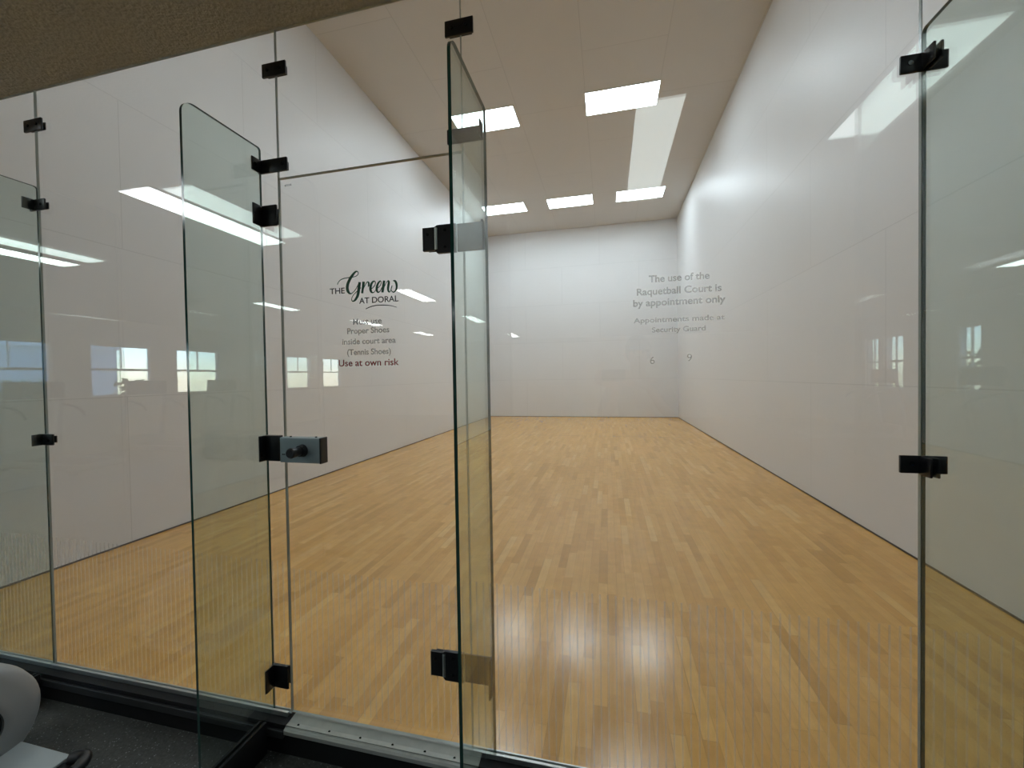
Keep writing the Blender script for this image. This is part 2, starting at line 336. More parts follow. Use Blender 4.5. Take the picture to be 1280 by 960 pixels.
# ------------------------------------------------------------------ outdoors beyond the gym windows
M_lawn = plain('lawn', (.10, .16, .05), .9, noise=.4, nscale=4)
M_leaf = plain('hedge_leaves', (.08, .17, .035), .8, noise=.6, nscale=12)
M_far = plain('pale_stucco', (.62, .62, .62), .8)
struct('ground', B(-40, GX0-T, -40, 20, -.5, -.3), M_lawn); struct('ground_right', B(GX1+T, 45, -40, 20, -.5, -.3), M_lawn)
nb = thing('neighbour_building', 'pale flat-roofed building across the lawn from the gym windows', 'building', (-15, -6, -.3))
obj('wall', B(-.6, .6, -4.4, 3.0, 0, 2.9), M_far, nb)
obj('roof', B(-.7, .7, -4.42, 3.1, 2.9, 3.05), M_lframe, nb)
for y in (-3.0, -.6, 1.8):
    f_ = obj('window', B(.6, .63, y-.45, y+.45, 1.0, 2.1), M_wframe, nb); obj('pane', B(.63, .64, y-.4, y+.4, 1.05, 2.05), M_knob, f_)
def hedge(x, y, r, h, label):
    bm = bmesh.new(); rnd = random.Random(int(x*100+y*10))
    for i in range(260):
        t = rnd.random()*2*math.pi; u = rnd.random()**.5; z = -.3+rnd.random()*h
        rr = r*u*(1-.5*(max(0, z-h*.5)/h)); c = Vector((x+rr*math.cos(t), y+rr*math.sin(t), z)); s = .07+.09*rnd.random()
        a = Vector((rnd.uniform(-1, 1), rnd.uniform(-1, 1), rnd.uniform(-1, 1))).normalized()*s; b = a.orthogonal().normalized()*s*.6
        v = [bm.verts.new(c+a), bm.verts.new(c+b), bm.verts.new(c-a), bm.verts.new(c-b)]; bm.faces.new(v)
    o = obj('garden_shrub', bm, M_leaf); return tag(o, label, 'shrub', 'shrubs outside the gym windows')
for i, (x, y) in enumerate([(GX0-2.2, -3.6), (GX0-2.4, -5.3), (GX0-2.1, -7.3), (GX0-2.5, -10.6)]):
    hedge(x, y, .7, 1.75, 'leafy shrub on the lawn outside gym window %s on the left' % ('one', 'two', 'three', 'four')[i])
for i, (x, y) in enumerate([(GX1+2.6, -7.4), (GX1+2.8, -9.4), (GX1+2.5, -10.9)]):
    hedge(x, y, .8, 2.1, 'taller leafy shrub outside the %s narrow gym window on the right' % ('first', 'middle', 'last')[i])

# ------------------------------------------------------------------ ceiling lights
def troffer(name, x0, x1, y0, y1, z, mt, label, group, fr=.012):
    t = thing(name, label, 'light', ((x0+x1)/2, (y0+y1)/2, z), 0, group)
    a, b = (x1-x0)/2, (y1-y0)/2
    bm = bmesh.new()
    for q in ((-a-fr, -a, -b-fr, b+fr), (a, a+fr, -b-fr, b+fr), (-a, a, -b-fr, -b), (-a, a, b, b+fr)): box(bm, *q, -.012, 0)
    obj('frame', bm, M_lframe, t)
    obj('diffuser', B(-a, a, -b, b, -.010, -.002), mt, t)
    return t
CG = 'rectangular light panels in the court ceiling'
for x0, x1, y0, y1, lb in [
    (1.18, 2.35, 5.80, 6.40, 'white light panel left in the nearer ceiling row, partly behind the glass fin'),
    (3.63, 4.85, 5.80, 6.41, 'largest white light panel in the court ceiling, nearer row'),
    (.52, 1.72, 9.80, 10.40, 'leftmost white light panel in the far ceiling row'),
    (2.38, 3.60, 9.80, 10.41, 'middle white light panel in the far ceiling row'),
    (4.24, 5.45, 9.82, 10.44, 'rightmost white light panel in the far ceiling row'),
    (2.38, 3.60, 1.80, 2.40, 'white light panel high overhead just inside the glass front')]:
    troffer('ceiling_light', x0, x1, y0, y1, CH, M_court_light, lb, CG)
GG = 'long strip lights in the gym ceiling'
for (x0, x1, y0, y1, k), where in zip([
    (.55, .83, -2.10, -.85, 1), (-2.25, -1.98, -2.09, -.9, 1), (.74, .99, -5.42, -4.38, 1), (-2.15, -1.9, -5.5, -4.6, 1),
    (-1.9, -1.65, -8.1, -7.0, 1), (.78, 1.02, -8.45, -7.25, 1), (-1.7, -1.45, -10.8, -9.8, 1), (.78, 1.02, -12.4, -11.2, 1), (9.05, 9.3, -5.5, -4.3, 1),
    (.88, 1.14, -1.98, -.9, 0), (-1.80, -1.53, -2.06, -.9, 0), (4.107, 4.34, -2.0, -.79, 0), (5.23, 5.49, -1.42, -.62, 0)],  # weak strips, save the one over the person, are added for double reflections
    ['nearest the glass left of the door', 'nearest the glass at the far left', 'second from the glass in the door-side row', 'second from the glass in the left row', 'third from the glass in the left row',
     'third from the glass in the door-side row', 'deepest in the left row', 'deepest in the door-side row', 'far right of the gym', 'added for its pale reflection beside the bright one by the door',
     'added for its pale reflection beside the bright one far left', 'over the person with the phone', 'added for its pale reflection right of the person, nearest the right wall']):
    lb = ('bright' if k else 'weakly lit')+' strip light in the gym ceiling, '+where
    troffer('gym_ceiling_light', x0, x1, y0, y1, GC, M_gym_light if k else M_gym_dim, lb, GG, .008)

# ------------------------------------------------------------------ glass front
TH = .005                                        # half the glass thickness
SX = [0.003, 1.338, 2.684, 3.458, 4.807, 6.093]  # seams between the panes
G = .001
def pane_obj(name, x0, x1, z0, z1, label, cat='glass panel', parent=None, loc=None, group=None):
    bm = B(x0, x1, -TH, TH, z0, z1); bm.normal_update()
    for f in bm.faces: f.material_index = 0 if abs(f.normal.y) > .5 else 1
    o = obj(name, bm, [M_pane, M_pedge], parent)
    if cat: tag(o, label, cat, group)
    return o
def stripes(x0, x1, parent, z0=.03, z1=.625):
    bm = bmesh.new(); n = int((x1-x0-.02)/.0255)
    s = x0+((x1-x0)-n*.0255)/2+.0128
    for i in range(n):
        x = s+i*.0255; box(bm, x-.0028, x+.0028, -TH-.0009, -TH-.0004, z0, z1)
    o = obj('frosted_stripes', bm, M_stripe, parent); o['label'] = 'thin vertical frosted stripes'; return o
GP = 'fixed glass panels of the court front'
P1 = pane_obj('fixed_glass', SX[0]+G, SX[1]-G, .004, GC-.002, 'clear fixed glass panel at the left edge of the photo', group=GP)
P2 = pane_obj('fixed_glass', SX[1]+G, SX[2]-G, .004, GC-.002, 'clear fixed glass panel left of the glass door', group=GP)
P4 = pane_obj('fixed_glass', SX[3]+G, SX[4]-G, .004, GC-.002, 'clear fixed glass panel right of the door with pale court notice', group=GP)
P5 = pane_obj('fixed_glass', SX[4]+G, SX[5]-G, .004, GC-.002, 'clear fixed glass panel at the right edge of the photo', group=GP)
DZ = 2.155
P3 = pane_obj('transom_glass', SX[2]+G, SX[3]-G, DZ+.004, GC-.002, 'clear glass transom panel above the glass door', group=GP)
for P, a, b in ((P1, SX[0], SX[1]), (P2, SX[1], SX[2]), (P4, SX[3], SX[4]), (P5, SX[4], SX[5])): stripes(a, b, P)

door = thing('glass_door', 'frameless clear glass door with green and maroon lettering and grey lock', 'door', (SX[2], 0, 0))
dl = bpy.data.objects
def dpart(name, bm, mt, smooth=False, lab=None, parent=None):
    for v in bm.verts: v.co.x -= SX[2]
    o = obj(name, bm, mt, door if parent is None else parent, smooth)
    if lab: o['label'] = lab
    return o
bm = B(SX[2]+.003, SX[3]-.003, -TH, TH, .012, DZ); bm.normal_update()
for f in bm.faces: f.material_index = 0 if abs(f.normal.y) > .5 else 1
dpane = dpart('door_glass', bm, [M_pane, M_pedge])
bm = bmesh.new(); n = 29
for i in range(n):
    x = SX[2]+.03+i*.0255; box(bm, x-.0028, x+.0028, -TH-.0009, -TH-.0004, .05, .60)
dpart('frosted_stripes', bm, M_stripe, lab='thin vertical frosted stripes')

# lettering: thin vinyl on the outer face of the glass
def text_bm(s, x0, x1, z, cap, weight=0.0):
    c = bpy.data.curves.new('t', 'FONT'); c.body = s; c.size = 1; c.offset = weight; c.extrude = .0
    o = bpy.data.objects.new('t', c); COL.objects.link(o)
    dg = bpy.context.evaluated_depsgraph_get(); me = bpy.data.meshes.new_from_object(o.evaluated_get(dg))
    bpy.data.objects.remove(o)
    xs = [v.co.x for v in me.vertices]; w = max(xs)-min(xs); mn = min(xs)
    bm = bmesh.new(); bm.from_mesh(me); bpy.data.meshes.remove(me)
    for v in bm.verts:
        v.co = Vector((x0+(v.co.x-mn)/w*(x1-x0), -TH-.0010, z+v.co.y*cap/.729))
    bmesh.ops.recalc_face_normals(bm, faces=bm.faces[:])
    r = bmesh.ops.extrude_face_region(bm, geom=bm.faces[:])
    for g_ in r['geom']:
        if isinstance(g_, bmesh.types.BMVert): g_.co.y += .0006
    return bm
def ribbon(bm, P, n=7):
    Q = smooth_path(P, n); L_ = []; R_ = []
    for i, (x, z, w) in enumerate(Q):
        a = Q[max(i-1, 0)]; b = Q[min(i+1, len(Q)-1)]; t = Vector((b[0]-a[0], b[1]-a[1]))
        if t.length < 1e-9: t = Vector((1, 0))
        t.normalize(); nx, nz = -t.y, t.x
        L_.append((x+nx*w, z+nz*w)); R_.append((x-nx*w, z-nz*w))
    y0, y1 = -TH-.0012, -TH-.0005
    vs1 = [[bm.verts.new((p[0], y, p[1])) for p in (l, r)] for l, r in zip(L_, R_) for y in (y0,)]
    vs2 = [[bm.verts.new((p[0], y1, p[1])) for p in (l, r)] for l, r in zip(L_, R_)]
    for i in range(len(vs1)-1):
        bm.faces.new((vs1[i][0], vs1[i+1][0], vs1[i+1][1], vs1[i][1])); bm.faces.new((vs2[i][0], vs2[i][1], vs2[i+1][1], vs2[i+1][0]))
        bm.faces.new((vs1[i][0], vs2[i][0], vs2[i+1][0], vs1[i+1][0])); bm.faces.new((vs1[i][1], vs1[i+1][1], vs2[i+1][1], vs2[i][1]))
    return bm
bm = bmesh.new()
for st in GREENS: ribbon(bm, [(x, z, w*1.2) for x, z, w in st])
dpart('script_lettering', bm, M_gtext, lab='dark green script lettering reading Greens')
dpart('swoosh', ribbon(bmesh.new(), SWOOSH), M_ktext, lab='thin black curved underline')
def join(*bms):
    out = bmesh.new()
    for b_ in bms:
        me = bpy.data.meshes.new('j'); b_.to_mesh(me); b_.free(); out.from_mesh(me); bpy.data.meshes.remove(me)
    return out
for s, a, b, z in (('THE', 2.9093, 2.9742, 1.6863), ('AT DORAL', 3.0358, 3.1991, 1.643)):
    dpart('black_lettering', text_bm(s, a, b, z, .0228, .010), M_ktext, lab='black lettering reading '+s)
for s, a, b, z in (('Must use', 3.0064, 3.1283, 1.565), ('Proper Shoes', 2.9812, 3.1589, 1.5306), ('inside court area', 2.9593, 3.1842, 1.4905), ('(Tennis Shoes)', 2.9791, 3.1636, 1.450)):
    dpart('grey_lettering', text_bm(s, a, b, z, .0225, .020), M_etch, lab='grey frosted lettering reading '+s)
dpart('maroon_lettering', text_bm('Use at own risk', 2.9413, 3.1954, 1.4075, .0262, .010), M_rtext, lab='maroon lettering reading Use at own risk')
bm = bmesh.new()
for i, w in enumerate((.006, .004, .004, .004, .004)): box(bm, 2.716+i*.0068, 2.716+i*.0068+w*.8, -TH-.0009, -TH-.0004, 2.122, 2.130 if i else 2.128)
dpart('etched_stamp', bm, M_etch, lab='tiny grey etched stamp')
for s, a, b, z, c, w in (('The use of the', 4.0808, 4.2603, 1.652, .0225, .024), ('Raquetball Court is', 4.0436, 4.2942, 1.6125, .0225, .024),
      ('by appointment only', 4.0321, 4.3053, 1.577, .0225, .024), ('Appointments made at', 4.0328, 4.3027, 1.524, .0165, .020),
      ('Security Guard', 4.089, 4.2478, 1.492, .0165, .020), ('6', 4.0825, 4.0965, 1.391, .0245, .0), ('9', 4.1935, 4.2075, 1.397, .0245, .0)):
    o = obj('frosted_lettering', text_bm(s, a, b, z, c, w), M_etch2, P4); o['label'] = 'pale frosted lettering reading '+s

# lock on the door's left edge, hinges on its right edge
lock = dpart('lock_case', B(2.697, 2.880, -.044, -TH-.0005, 1.036, 1.134, .003), M_lock, lab='grey rectangular lock case')
for v in lock.data.vertices: pass
bm = bmesh.new(); cyl(bm, (2.80, -.044, 1.085), (2.80, -.062, 1.085), .025, .021); cyl(bm, (2.80, -.062, 1.085), (2.80, -.105, 1.085), .0165, .0195, 24)
cyl(bm, (2.80, -.105, 1.085), (2.80, -.111, 1.085), .0195, .015, 24)
for v in bm.verts: v.co.x -= SX[2]
kb = obj('thumb_turn', bm, M_knob, lock, True); kb['label'] = 'black round thumb turn'
bm = bmesh.new()
for i, w in enumerate((.007, .004, .005, .004)): box(bm, 2.708+i*.0085, 2.708+i*.0085+w, -.045, -.044, 1.066, 1.071)
for v in bm.verts: v.co.x -= SX[2]
obj('engraved_mark', bm, M_knob, lock)
bm = B(2.876, 2.883, -.0455, -TH-.0005, 1.035, 1.135, .002)
for v in bm.verts: v.co.x -= SX[2]
e_ = obj('end_cap', bm, M_mblack, lock); e_['label'] = 'dark end cap'
for xx in (2.735, 2.85):
    bm = bmesh.new(); cyl(bm, (xx-SX[2], -.028, 1.134), (xx-SX[2], -.028, 1.138), .004); obj('screw', bm, M_screw, lock)

def hinge(z0, z1):
    zc = (z0+z1)/2
    bm = bmesh.new()   # door leaf: smaller plate, then thicker body stepping up at the knuckle
    prism(bm, [(3.306, z0+.012), (3.352, z0+.012), (3.362, z0), (3.432, z0), (3.432, z1), (3.362, z1), (3.352, z1-.006), (3.306, z1-.006)], 1, -.018, -TH-.0003)
    box(bm, 3.318, 3.42, TH+.0003, .011, z0+.014, z1-.012, .002)
    h = dpart('hinge_leaf', bm, M_black)
    bm = bmesh.new(); cyl(bm, (3.358-SX[2], -.0185, z0+.014), (3.358-SX[2], -.0185, z1-.010), .0055, n=14); k_ = obj('hinge_pin', bm, M_alu, h, True); k_['label'] = 'shiny vertical hinge pin'
    for xx, zz in ((3.325, zc+.02), (3.392, zc-.03), (3.392, zc+.03)):
        bm = bmesh.new(); cyl(bm, (xx-SX[2], -.018, zz), (xx-SX[2], -.0203, zz), .005); obj('screw', bm, M_screw, h)
hinge(1.802, 1.902); hinge(.256, .362)
def clamp(name, label, parts, screws, group='black clamps on the glass joints'):
    """parts: boxes of the black metal; screws: (x, z) on the face, or ('fin', x, y, z)"""
    x = sum((p[0]+p[1])/2 for p in parts[:1]); z = parts[0][4]
    t = thing(name, label, 'clamp', (x, 0, z), 0, group)
    bm = bmesh.new()
    for p in parts: box(bm, *p, bev=.002)
    for v in bm.verts: v.co -= Vector((x, 0, z))
    obj('body', bm, M_black, t, True)
    for s_ in screws:
        bm = bmesh.new()
        if s_[0] == 'fin': _, a, b, c, sg = s_; cyl(bm, (a-x, b, c-z), (a-x+.002*sg, b, c-z), .006)
        else: a, c, y = s_; cyl(bm, (a-x, y, c-z), (a-x, y-.0022, c-z), .006)
        obj('screw', bm, M_screw, t)
    return t
YF = -.014; YB = .011; E_ = .0004
def plate(x0, x1, z0, z1): return [(x0, x1, YF, -TH-E_, z0, z1), (x0+.010, x1-.010, TH+E_, YB, z0+.010, z1-.010)]
def wings(xf, z0, z1, dep=.055, th=.007, side=1):   # two cheeks gripping the fin
    a = (xf-TH-th, xf-TH-E_, -dep, -TH-E_, z0, z1); b = (xf+TH+E_, xf+TH+th, -dep, -TH-E_, z0, z1)
    return [a] if side < 0 else [b] if side == 1 else [a, b]
FX = [1.338, 2.602, 3.542, 4.812]
# left seam
clamp('glass_clamp', 'small black clamp near the top of the leftmost glass seam', plate(1.279, 1.395, 2.545, 2.600), [(1.31, 2.573, YF), (1.365, 2.573, YF)])
clamp('fin_clamp', 'black angled clamp gripping the top of the leftmost glass fin', plate(1.300, 1.397, 2.174, 2.226)+wings(FX[0], 2.174, 2.226, side=-1), [(1.376, 2.200, YF)])
clamp('fin_clamp', 'black clamp midway down the leftmost glass seam', plate(1.300, 1.396, 1.067, 1.120)+wings(FX[0], 1.067, 1.120, .05, side=-1), [(1.372, 1.09, YF)])
# seam left of the door
clamp('glass_clamp', 'small black clamp near the top of the seam left of the door', plate(2.629, 2.738, 2.555, 2.608), [(2.655, 2.581, YF), (2.712, 2.581, YF)])
clamp('fin_clamp', 'long black angled clamp level with the transom joint left of the door', plate(2.600, 2.734, 2.181, 2.234)+wings(FX[1], 2.181, 2.234), [(2.715, 2.208, YF), ('fin', 2.614, -.042, 2.208, 1)])
clamp('fin_clamp', 'square black angled clamp just below the door top, at its left', [(2.600, 2.680, YF, -TH-E_, 1.972, 2.054), (2.586, 2.680, TH+E_, YB, 1.982, 2.044)]+wings(FX[1], 1.972, 2.054), [])
clamp('strike_box', 'square black strike box left of the grey door lock', [(2.600, 2.678, -.028, -TH-E_, 1.036, 1.138), (2.586, 2.674, TH+E_, YB, 1.048, 1.126)]+wings(FX[1], 1.036, 1.138), [('fin', 2.614, -.045, 1.06, 1)])
clamp('fin_clamp', 'black angled clamp near the floor at the left of the door', [(2.600, 2.678, YF, -TH-E_, .108, .200), (2.586, 2.678, TH+E_, YB, .118, .190)]+wings(FX[1], .108, .200), [])
# seam right of the door
clamp('glass_clamp', 'small black clamp at the top edge above the tall middle fin', plate(3.403, 3.508, 2.557, 2.612), [(3.43, 2.585, YF), (3.482, 2.585, YF)])
clamp('fin_clamp', 'black clamp seen through the top of the middle glass fin', plate(3.405, 3.534, 2.183, 2.234)+wings(FX[2], 2.183, 2.240, .04, side=-1), [])
clamp('hinge_clamp', 'black plate behind the middle fin carrying the upper door hinge', [(3.436, 3.534, YF, -TH-E_, 1.803, 1.901), (3.462, 3.534, TH+E_, YB, 1.815, 1.889)]+wings(FX[2], 1.803, 1.901, .035, side=-1), [])
clamp('hinge_clamp', 'black plate behind the middle fin carrying the lower door hinge', [(3.436, 3.534, YF, -TH-E_, .258, .360), (3.462, 3.534, TH+E_, YB, .270, .348)]+wings(FX[2], .222, .360, .035, side=-1), [])
# right seam
clamp('fin_clamp', 'black clamp at the top of the glass seam on the right', plate(4.753, 4.864, 2.183, 2.232)+wings(FX[3], 2.185, 2.230, .058, side=2), [(4.775, 2.208, YF)])
clamp('fin_clamp', 'black clamp midway down the glass seam on the right', plate(4.753, 4.864, 1.067, 1.117)+wings(FX[3], 1.062, 1.116, .05, side=2), [(4.78, 1.095, YF)])

# glass fins standing out from the front, towards the gym
def fin(x, label, dep=.318, top=2.287):
    pts = [(-TH-.001, -.008), (-dep, -.008)]
    r = .045
    for k in range(9):
        a = k/8*math.pi/2; pts.append((-dep+r-r*math.cos(a), top-r+r*math.sin(a)))
    r = .012
    for k in range(5):
        a = k/4*math.pi/2; pts.append((-TH-.001-r+r*math.sin(a), top-r+r*math.cos(a)))
    bm = bmesh.new(); prism(bm, pts, 0, x-TH, x+TH, 1); bm.normal_update()
    for f in bm.faces:
        if abs(f.normal.x) > .9: f.material_index = 0
    o = obj('glass_fin', bm, [M_fin, M_fedge]); return tag(o, label, 'glass fin', 'upright glass fins bracing the glass front')
fin(FX[0], 'tinted glass fin at the left edge of the photo', .318)
fin(FX[1], 'tinted glass fin with rounded top left of the door')
fin(FX[2], 'tall tinted glass fin edge-on at the right of the door', .335)
fin(FX[3], 'tinted glass fin at the right edge of the photo', .300, 2.30)

# sill, threshold and curb
for a, b, lb in ((0, SX[2]-.01, 'thin aluminium channel under the glass left of the door'), (SX[3]+.05, CW, 'thin aluminium channel under the glass right of the door')):
    bm = bmesh.new(); box(bm, a+.002, b, -.016, -TH-.001, -.004, .014, .001); box(bm, a+.002, b, TH+.001, .0115, -.004, .010, .001)
    tag(obj('sill_channel', bm, M_alu), lb, 'sill')
th_ = thing('door_threshold', 'pale aluminium threshold plate with screws under the glass door', 'threshold', (SX[2], 0, 0))
bm = bmesh.new(); prism(bm, [(-.064, -.030), (-.064, -.016), (-.058, -.010), (-.004, .003), (.0105, .004), (.0105, -.004), (-.050, -.004), (-.0505, -.030)], 0, .014, SX[3]-SX[2]+.035)
obj('plate', bm, M_thr, th_)
for xs in (2.745, 2.885, 3.020, 3.155, 3.285, 3.40):
    bm = bmesh.new(); cyl(bm, (xs-SX[2], -.038, -.008), (xs-SX[2], -.0392, -.0035), .0048, n=12); obj('screw', bm, M_screw, th_)
bm = B(0, CW, -.050, .011, GF-.08, -.0045); struct('trim_4', bm, M_blackrub, 'black curb under the glass front')
bm = bmesh.new(); box(bm, 0, SX[2]+.008, -.062, -.0502, -.052, -.022, .002); box(bm, SX[3]+.045, CW, -.062, -.0502, -.052, -.022, .002); struct('trim_5', bm, plain('dark_grey_rail', (.035, .036, .038), .35, spec=.5), 'dark grey rail along the curb')
for x, lb in zip(FX, ('dark foot channel under the glass fin at the left edge', 'dark foot channel under the fin left of the door', 'dark foot channel under the tall middle fin', 'dark foot channel under the fin at the right edge')):
    bm = bmesh.new(); d = .325
    box(bm, x-.018, x+.018, -d-.012, -.063, GF, -.010, .002)
    box(bm, x-.018, x-TH-.001, -d-.012, -.063, -.012, .006, .001); box(bm, x+TH+.001, x+.018, -d-.012, -.063, -.012, .006, .001)
    tag(obj('fin_channel', bm, M_blackrub), lb, 'channel', 'dark foot channels under the glass fins')
# ------------------------------------------------------------------ exercise bike in the corner left of the camera
bx, by = 1.62, -.44
bike = thing('exercise_bike', 'silver grey exercise machine with round shroud beside the glass, bottom left corner', 'exercise machine', (bx, by, GF))
def bp(name, bm, mt, smooth=True, lab=None, parent=None):
    o = obj(name, bm, mt, parent or bike, smooth)
    if lab: o['label'] = lab
    return o
# rounded flywheel shroud: a lathe about the X axis
def lathe_x(prof, cy_, cz_, sy=1, sz=1, n=56, close=True):
    bm = bmesh.new(); rings = []
    for x, r in prof: rings.append([bm.verts.new((x, cy_+sy*r*math.cos(2*math.pi*k/n), cz_+sz*r*math.sin(2*math.pi*k/n))) for k in range(n)])
    for A, C in zip(rings, rings[1:]):
        for k in range(n): bm.faces.new((A[k], A[(k+1) % n], C[(k+1) % n], C[k]))
    bm.faces.new(rings[0]); bm.faces.new(rings[-1][::-1]); bmesh.ops.recalc_face_normals(bm, faces=bm.faces[:]); return bm
cz = .200
prof = [(-.11, .10), (-.11, .19), (-.095, .212), (-.06, .225), (0, .226), (.045, .218), (.062, .205), (.075, .170), (.088, .122), (.094, .104), (.092, .092), (.05, .088)]
sh = bp('shroud', lathe_x(prof, 0, cz, 1.0, 1.0), M_mgrey, lab='rounded silver grey shroud')
bp('hub_cover', lathe_x([(.045, .0875), (.089, .0875), (.090, .08), (.090, .02)], 0, cz), M_mblack, lab='black round hub opening', parent=sh)
bm = B(-.13, .335, -.24, .150, .040, .072, .004); plate_ = bp('base_plate', bm, M_mplate, False, 'pale grey base plate')
bp('base_rail', B(-.05, .05, -1.15, -.20, .03, .10, .012), M_mgrey)
for y in (.10, -1.1):
    bm = bmesh.new(); tube(bm, [(-.26, y, .035), (.30, y, .035)], .032, 16); ft = bp('foot_bar', bm, M_mblack)
bm = bmesh.new(); tube(bm, smooth_path([(.348, .140, .068), (.385, .155, .072), (.412, .140, .070), (.425, .09, .066), (.428, .0, .060), (.42, -.14, .05)], 4), .021, 16)
box(bm, .320, .425, -.20, .135, 0, .062, .012); bp('foot_cap', bm, M_mblack, lab='black rounded rubber end cap')
bm = bmesh.new(); tube(bm, [(0, -.05, .40), (0, -.12, .72), (0, -.18, .98)], [.04, .032, .028]); post = bp('front_post', bm, M_mgrey)
bm = bmesh.new()
for s in (-1, 1): tube(bm, smooth_path([(0, -.18, .98), (s*.12, -.16, 1.02), (s*.24, -.22, 1.08), (s*.25, -.38, 1.12)], 5), .015)
bp('handlebar', bm, M_mblack)
bp('console', B(-.12, .12, -.23, -.19, 1.0, 1.18, .012), M_mblack)
bm = bmesh.new(); tube(bm, [(0, -.75, .08), (0, -.70, .45), (0, -.66, .78)], [.038, .032, .026]); bp('seat_post', bm, M_mgrey)
bm = bmesh.new(); tube(bm, [(0, -.42, .80), (0, -.55, .81), (0, -.70, .815), (0, -.80, .81)], [.03, .06, .11, .085], 18)
for v in bm.verts: v.co.z = .80+(v.co.z-.81)*.35
bp('saddle', bm, M_mblack)

# ------------------------------------------------------------------ treadmills by the gym windows
def make_treadmill():
    t = thing('treadmill', '', 'exercise machine', (0, 0, GF))
    def p(n, bm, mt, sm=True, par=None): return obj(n, bm, mt, par or t, sm)
    p('deck', B(-.37, .37, -.95, .95, .06, .16, .02), M_mgrey)
    p('belt', B(-.25, .25, -.92, .60, .155, .168), M_mblack)
    bm = bmesh.new(); prism(bm, [(.55, .16), (.98, .16), (1.0, .22), (.92, .32), (.70, .33)], 0, -.36, .36); p('motor_hood', bm, M_mgrey)
    for s in (-1, 1):
        bm = bmesh.new(); tube(bm, [(s*.38, .80, .12), (s*.39, .72, .8), (s*.38, .62, 1.30)], [.04, .035, .03]); p('upright', bm, M_mgrey)
        bm = bmesh.new(); tube(bm, smooth_path([(s*.39, .66, 1.10), (s*.39, .45, 1.08), (s*.39, .20, 1.00), (s*.39, .10, .90)], 4), .02); p('handrail', bm, M_mblack)
        for y in (-.84, .84):
            bm = bmesh.new(); tube(bm, [(s*.33, y-.09, .03), (s*.33, y+.09, .03)], .03); p('foot', bm, M_mblack)
    cs = p('console', B(-.40, .40, .58, .66, 1.22, 1.52, .03), M_mblack)
    o = p('screen', B(-.18, .18, .574, .581, 1.30, 1.48), M_wglass_dark, False, cs)
    return t
M_wglass_dark = plain('dark_screen', (.01, .012, .015), .08, spec=.7)
tm = make_treadmill()
spots = [(-5.3, -3.7, math.radians(90)), (-5.3, -5.5, math.radians(90)), (-5.3, -7.3, math.radians(90)), (9.1, -6.6, math.radians(-90)), (9.1, -8.95, math.radians(-90))]
for i, (x, y, a) in enumerate(spots):
    o = tm if i == 0 else copy_tree(tm)
    o.location = (x, y, GF); o.rotation_euler = (0, 0, a); o['group'] = 'treadmills facing the gym windows'
    o['label'] = 'grey and black treadmill facing the gym windows, '+('nearest the glass on the left', 'middle one on the left', 'farthest one on the left', 'nearer one on the right', 'farther one on the right')[i]

# ------------------------------------------------------------------ the photographer, mirrored faintly in the glass
def skin(name, verts, edges, mt, parent=None, sub=2):
    me = bpy.data.meshes.new(name); me.from_pydata([v[0] for v in verts], edges, []); me.update()
    o = bpy.data.objects.new(name, me); COL.objects.link(o)
    sk = o.modifiers.new('skin', 'SKIN'); sk.use_smooth_shade = True
    for i, v in enumerate(verts):
        r = v[1]; me.skin_vertices[0].data[i].radius = r if isinstance(r, tuple) else (r, r); me.skin_vertices[0].data[i].use_root = (i == 0)
    sb = o.modifiers.new('sub', 'SUBSURF'); sb.levels = sub; sb.render_levels = sub
    dg = bpy.context.evaluated_depsgraph_get(); m2 = bpy.data.meshes.new_from_object(o.evaluated_get(dg))
    bpy.data.objects.remove(o)
    m2.materials.clear(); m2.materials.append(mt)
    for p in m2.polygons: p.use_smooth = True
    o = bpy.data.objects.new(name, m2); COL.objects.link(o)
    if parent: o.parent = parent
    return o
M_skin = plain('skin', (.45, .27, .19), .5); M_shirt = plain('grey_shirt', (.20, .20, .21), .85); M_pants = plain('dark_trousers', (.03, .035, .05), .85)
M_hair = plain('dark_hair', (.02, .014, .01), .6); M_phone = plain('phone_body', (.02, .02, .022), .2)
px, py = 4.17, -1.80
body_v = [((0, 0, .92), .135), ((0, .01, 1.08), .125), ((0, .0, 1.25), (.15, .115)), ((0, -.01, 1.37), (.13, .09)), ((0, 0, 1.46), .052), ((0, .01, 1.52), .05),
  ((0, .015, 1.60), (.078, .092)), ((0, .01, 1.67), (.074, .088)),
  ((-.17, -.01, 1.385), .058), ((-.27, .02, 1.15), .045), ((-.20, .24, 1.24), .036), ((-.155, .335, 1.40), .026),
  ((.17, -.01, 1.385), .058), ((.27, .02, 1.15), .045), ((.15, .24, 1.24), .036), ((.04, .335, 1.40), .026),
  ((-.09, 0, .84), .092), ((-.10, .01, .48), .062), ((-.10, -.02, .09), .042), ((-.10, .12, .035), .035),
  ((.09, 0, .84), .092), ((.10, .01, .48), .062), ((.10, -.02, .09), .042), ((.10, .12, .035), .035)]
body_e = [(0, 1), (1, 2), (2, 3), (3, 4), (4, 5), (5, 6), (6, 7), (3, 8), (8, 9), (9, 10), (10, 11), (3, 12), (12, 13), (13, 14), (14, 15), (0, 16), (16, 17), (17, 18), (18, 19), (0, 20), (20, 21), (21, 22), (22, 23)]
person = skin('person', body_v, body_e, M_skin)
person.location = (px, py, GF)
tag(person, 'person in grey shirt and dark trousers holding up a phone, mirrored in the glass', 'person')
person.data.materials.append(M_shirt); person.data.materials.append(M_pants)
def sub_skin(name, idx, grow, mt):
    mp = {k: i for i, k in enumerate(idx)}
    v = []
    for k in idx:
        c, r = body_v[k]; r = r if isinstance(r, tuple) else (r, r); v.append((c, (r[0]+grow, r[1]+grow)))
    return skin(name, v, [(mp[a], mp[b]) for a, b in body_e if a in mp and b in mp], mt, person)
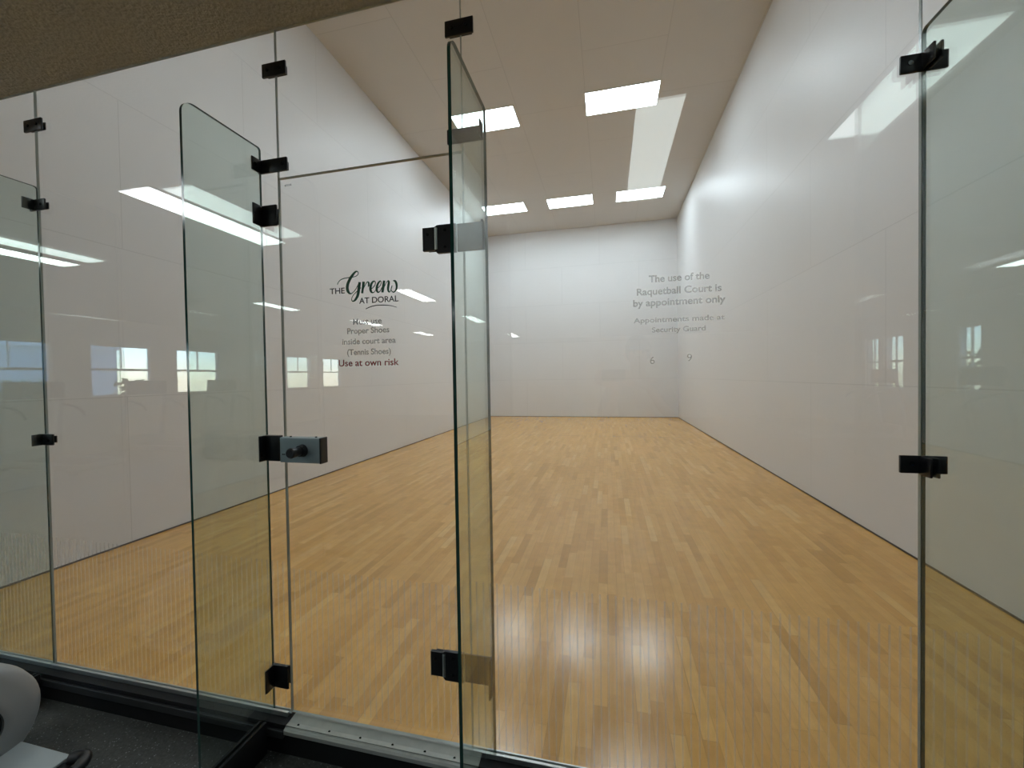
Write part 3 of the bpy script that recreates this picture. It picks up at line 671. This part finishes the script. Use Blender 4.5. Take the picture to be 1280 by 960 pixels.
s_ = sub_skin('shirt', [0, 1, 2, 3, 8, 9, 12, 13], .014, M_shirt); s_['label'] = 'loose grey shirt'
s_ = sub_skin('trousers', [0, 16, 17, 18, 20, 21, 22], .016, M_pants); s_['label'] = 'dark trousers'
# hair cap, face features, fingers
bm = bmesh.new(); bmesh.ops.create_uvsphere(bm, u_segments=24, v_segments=16, radius=1)
for v in bm.verts:
    v.co = Vector((v.co.x*.092, v.co.y*.108-.012, v.co.z*.115+1.665))
    if v.co.z < 1.655 and v.co.y > .0: v.co.y = min(v.co.y, .02)
obj('hair', bm, M_hair, person, True)
bm = bmesh.new(); tube(bm, [(0, .098, 1.645), (0, .118, 1.612), (0, .10, 1.60)], [.008, .014, .008], 10); obj('nose', bm, M_skin, person, True)
for s in (-1, 1):
    bm = bmesh.new(); tube(bm, [(s*.084, 0, 1.645), (s*.094, -.008, 1.625), (s*.086, -.002, 1.60)], [.008, .012, .006], 8)
    obj('ear', bm, M_skin, person, True)
for s in (-1, 1):
    bm = bmesh.new(); bmesh.ops.create_icosphere(bm, subdivisions=2, radius=.011, matrix=Matrix.Translation((s*.032, .094, 1.642))); obj('eye', bm, M_phone, person, True)
PHX, PHZ = 3.985, 1.357
for s, cx in ((-1, PHX-.072), (1, PHX+.072)):
    hx = cx+s*.022-px
    palm = [((hx, 1.352-1.385*0-.955, 1.44), .02)]
    bm = bmesh.new()
    wy = -1.43-py
    tube(bm, [(body_v[11 if s < 0 else 15][0][0], .335, 1.40), (hx+s*.006, wy-.015, 1.44), (hx, wy, 1.475), (hx-s*.004, wy+.006, 1.50)], [.026, .030, .030, .018], 12)
    for k in range(4):
        z = 1.445+k*.018
        tube(bm, [(hx, wy+.002, z), (hx+s*.006, wy+.030, z+.004), (hx-s*.004, wy+.048, z+.006), (hx-s*.016, wy+.052, z+.006)], [.009, .0085, .008, .007], 8)
    tube(bm, [(hx-s*.005, wy-.005, 1.455), (hx-s*.018, wy+.008, 1.475), (hx-s*.035, wy+.016, 1.487)], [.011, .010, .008], 8)
    obj('hand', bm, M_skin, person, True)
ph = obj('phone', B(PHX-.078, PHX+.078, -1.400, -1.391, PHZ-.037, PHZ+.037, .004), M_phone)
tag(ph, 'black phone held sideways by the person mirrored in the glass', 'phone')
bm = bmesh.new()
for dx, dz in ((-.062, .02), (-.062, -.004), (-.042, .008)): cyl(bm, (PHX+dx, -1.391, PHZ+dz), (PHX+dx, -1.3895, PHZ+dz), .007)
obj('camera_lens', bm, M_wglass_dark, ph)
